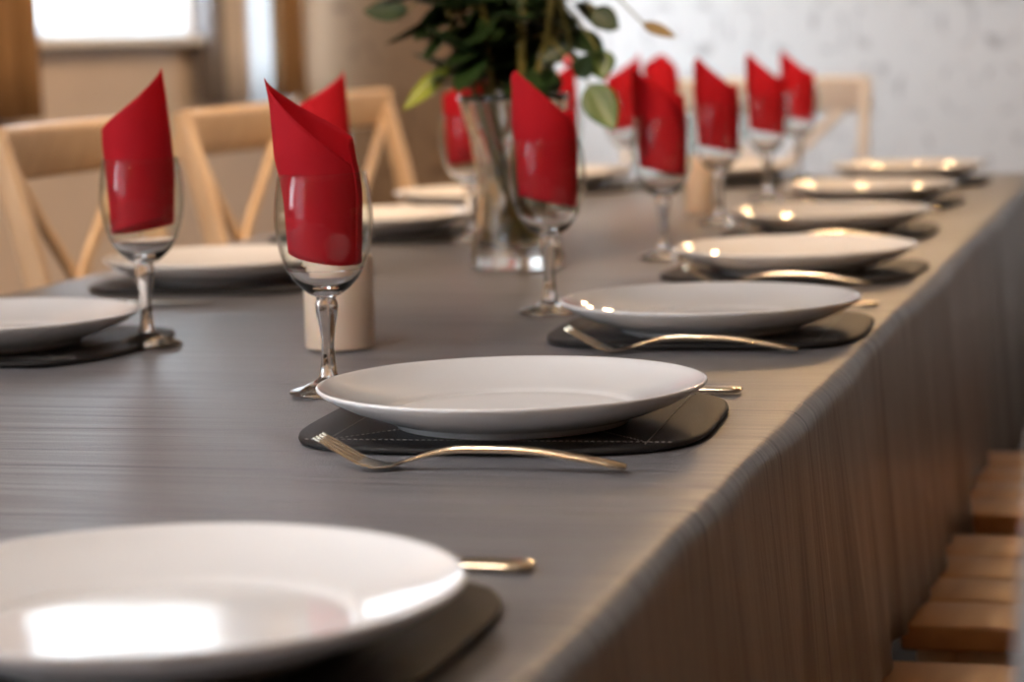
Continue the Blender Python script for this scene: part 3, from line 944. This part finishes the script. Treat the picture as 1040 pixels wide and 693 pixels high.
for i, (lab, ft, nk, tp) in enumerate(stem_defs):
    pts = [(ft[0], ft[1], .030), (nk[0]*.45+ft[0]*.4, nk[1]*.45+ft[1]*.4, .10), (nk[0], nk[1], .20),
           ((nk[0]+tp[0])/2, (nk[1]+tp[1])/2, (.2+tp[2])/2), tp]
    extra = None; bloom = None; lv = ring_leaves(36, .36, 1.0, .074, .046, 30+i)
    r = .0048
    if i == 0:
        b0 = rel(-.4361, 2.82, 1.0535); t0 = rel(-.4925, 2.82, 1.0545)
        extra = [(b0, t0, .029, 'leaf', (.0, -1, .45), (-.072, -.018, .335))]
    if i == 1:
        extra = [(rel(-.372, 2.76, .987), rel(-.422, 2.74, .940), .026, 'leaf_light', (-.3, -1, .35), (-.048, -.05, .265))]
        lv = ring_leaves(22, .50, 1.0, .064, .042, 31)
    if i == 2:
        r = .0074; lv = ring_leaves(9, .70, 1.0, .066, .042, 32)
    if i == 3:
        extra = [(rel(-.214, 2.79, .965), rel(-.182, 2.775, .912), .042, 'leaf_mid', (.2, -1, .2), (.052, -.025, .27)),
                 (rel(-.206, 2.80, 1.004), rel(-.198, 2.79, .968), .036, 'leaf_mid', (.3, -1, .3), (.058, -.028, .32)),
                 (rel(-.212, 2.80, 1.048), rel(-.178, 2.79, 1.026), .030, 'leaf', (.2, -1, .3), (.066, -.03, .36))]
        lv = ring_leaves(12, .66, 1.0, .062, .042, 33)
    if i == 4:
        extra = [(rel(-.160, 2.83, 1.032), rel(-.118, 2.82, 1.015), .015, 'leaf_brown', (.1, -1, .5), (.075, .01, .35))]
        lv = ring_leaves(14, .62, 1.0, .062, .040, 34)
    if i == 9:
        extra = [(rel(-.236, 2.80, 1.008), rel(-.272, 2.79, .990), .026, 'leaf', (0, -1, .5), (.062, -.05, .325)),
                 (rel(-.228, 2.79, .972), rel(-.208, 2.78, 1.000), .026, 'leaf', (.2, -1, .2), (.056, -.042, .265)),
                 (rel(-.252, 2.79, .955), rel(-.262, 2.77, .985), .024, 'leaf', (.3, -1, 0), (.04, -.038, .235))]
        bloom = ((.077, -.045, .235), .009, 'petal'); lv = []
        pts = pts[:3]+[(.052, -.042, .27), (.062, -.05, .33)]
    stem_plant(lab, pts, r, lv, extra, bloom)

# ------------------------------------------------------------------ cross-back chairs
def make_chair(woodm, seatm):
    """faces +x, stands on z = 0, origin below the middle of the seat"""
    root = empty('cross_back_chair')
    def px(z): return interp(z, [0, .2, .46, .60, .75, .93], [-.285, -.252, -.232, -.238, -.264, -.311])
    zs = [0, .1, .2, .33, .46, .55, .62, .70, .78, .86, .925]
    for s in (-1, 1):
        MB().sweep([(px(z), s*(.172+.016*z/.9), z) for z in zs], [.022]*len(zs), [.034, .034, .036, .038, .04, .038, .036, .034, .032, .030, .026], up=Vector((1, 0, 0)), n=12, power=5).out('back_post', woodm, root, sharp=50)
        MB().sweep([(.185, s*.18, 0), (.185, s*.18, .2), (.185, s*.18, .445)], [.028, .032, .036], [.028, .032, .036], up=Vector((0, 1, 0)), n=12, power=5).out('leg', woodm, root, sharp=50)
    ys = [-.197+.394*k/12 for k in range(13)]
    MB().sweep([(px(.895)-.006-.016*(1-(y/.197)**2), y, .893) for y in ys], [.072]*13, [.020]*13, up=Vector((1, 0, -.35)), n=14, power=6).out('top_rail', woodm, root, sharp=50)
    for s in (-1, 1):
        path = spline([(px(.862)-.006, s*.142, .864), (px(.80)-.022, s*.075, .80), (px(.735)-.036, s*.004, .735), (px(.66)-.034, -s*.060, .65), (px(.56), -s*.120, .55), (px(.49)+.004, -s*.158, .485)], 5)
        off = Vector((.007*s, 0, 0))
        MB().sweep([p+off for p in path], [.020]*len(path), [.011]*len(path), up=Vector((1, 0, 0)), n=10, power=5).out('cross_brace', woodm, root, sharp=50)
    seat = MB()
    for k in range(4):
        y0 = -.215+.1078*k
        seat.box((-.215, y0, .448), (.215, y0+.1066, .472), .004)
    seat.out('seat', seatm, root, sharp=40)
    fr = MB()
    for s in (-1, 1):
        fr.box((-.19, s*.18-.010, .39), (.185, s*.18+.010, .4475))
    fr.box((.175, -.175, .39), (.195, .175, .4475)); fr.box((-.205, -.172, .39), (-.186, .172, .4475))
    fr.out('seat_frame', woodm, root, smooth=False)
    for s in (-1, 1):
        MB().tube([(-.215, s*.175, .20), (.185, s*.18, .20)], .010, 10).out('stretcher', woodm, root)
    return root
ch = make_chair(M['beech'], M['beech'])
LC = [(2.945, 'pale wooden cross-back chair nearest on the left side, at the left edge of the photo'),
      (3.525, 'pale wooden cross-back chair on the left side between the two front wine glasses'),
      (4.44, 'pale wooden cross-back chair on the left side farthest back, below the hanging yellow-green leaf')]
for i, (y, lab) in enumerate(LC):
    o = ch if i == 0 else dup(ch)
    o.location = (-.635 if i < 2 else -.755, y, 0)
    tag(o, lab, 'chair', 'chairs along the left side of the table')
hc = make_chair(M['white_wood'], M['white_wood'])
hc.location = (-.352, 4.62, 0); hc.rotation_euler = (0, 0, -PI/2)
o = hc
tag(o, 'pale cross-back chair at the far head of the table against the wallpaper', 'chair')
rc = make_chair(M['beech'], M['seat_wood'])
RC = [(1.925, 'chair with orange wooden seat nearest the camera on the right side, at the bottom edge'),
      (2.485, 'chair with orange wooden seat in the middle of the right side, half under the cloth'),
      (3.03, 'chair with orange wooden seat farthest back along the right side')]
for i, (y, lab) in enumerate(RC):
    o = rc if i == 0 else dup(rc)
    o.location = (.408, y, 0); o.rotation_euler = (0, 0, PI)
    tag(o, lab, 'chair', 'chairs along the right side of the table')
gc = make_chair(M['shaded_wood'], M['shaded_wood'])
gc.location = (.468, 1.16, 0); gc.rotation_euler = (0, 0, D(113))
tag(gc, 'chair with grey shade in its colour, out of focus at the right edge of the photo, close to the camera', 'chair')
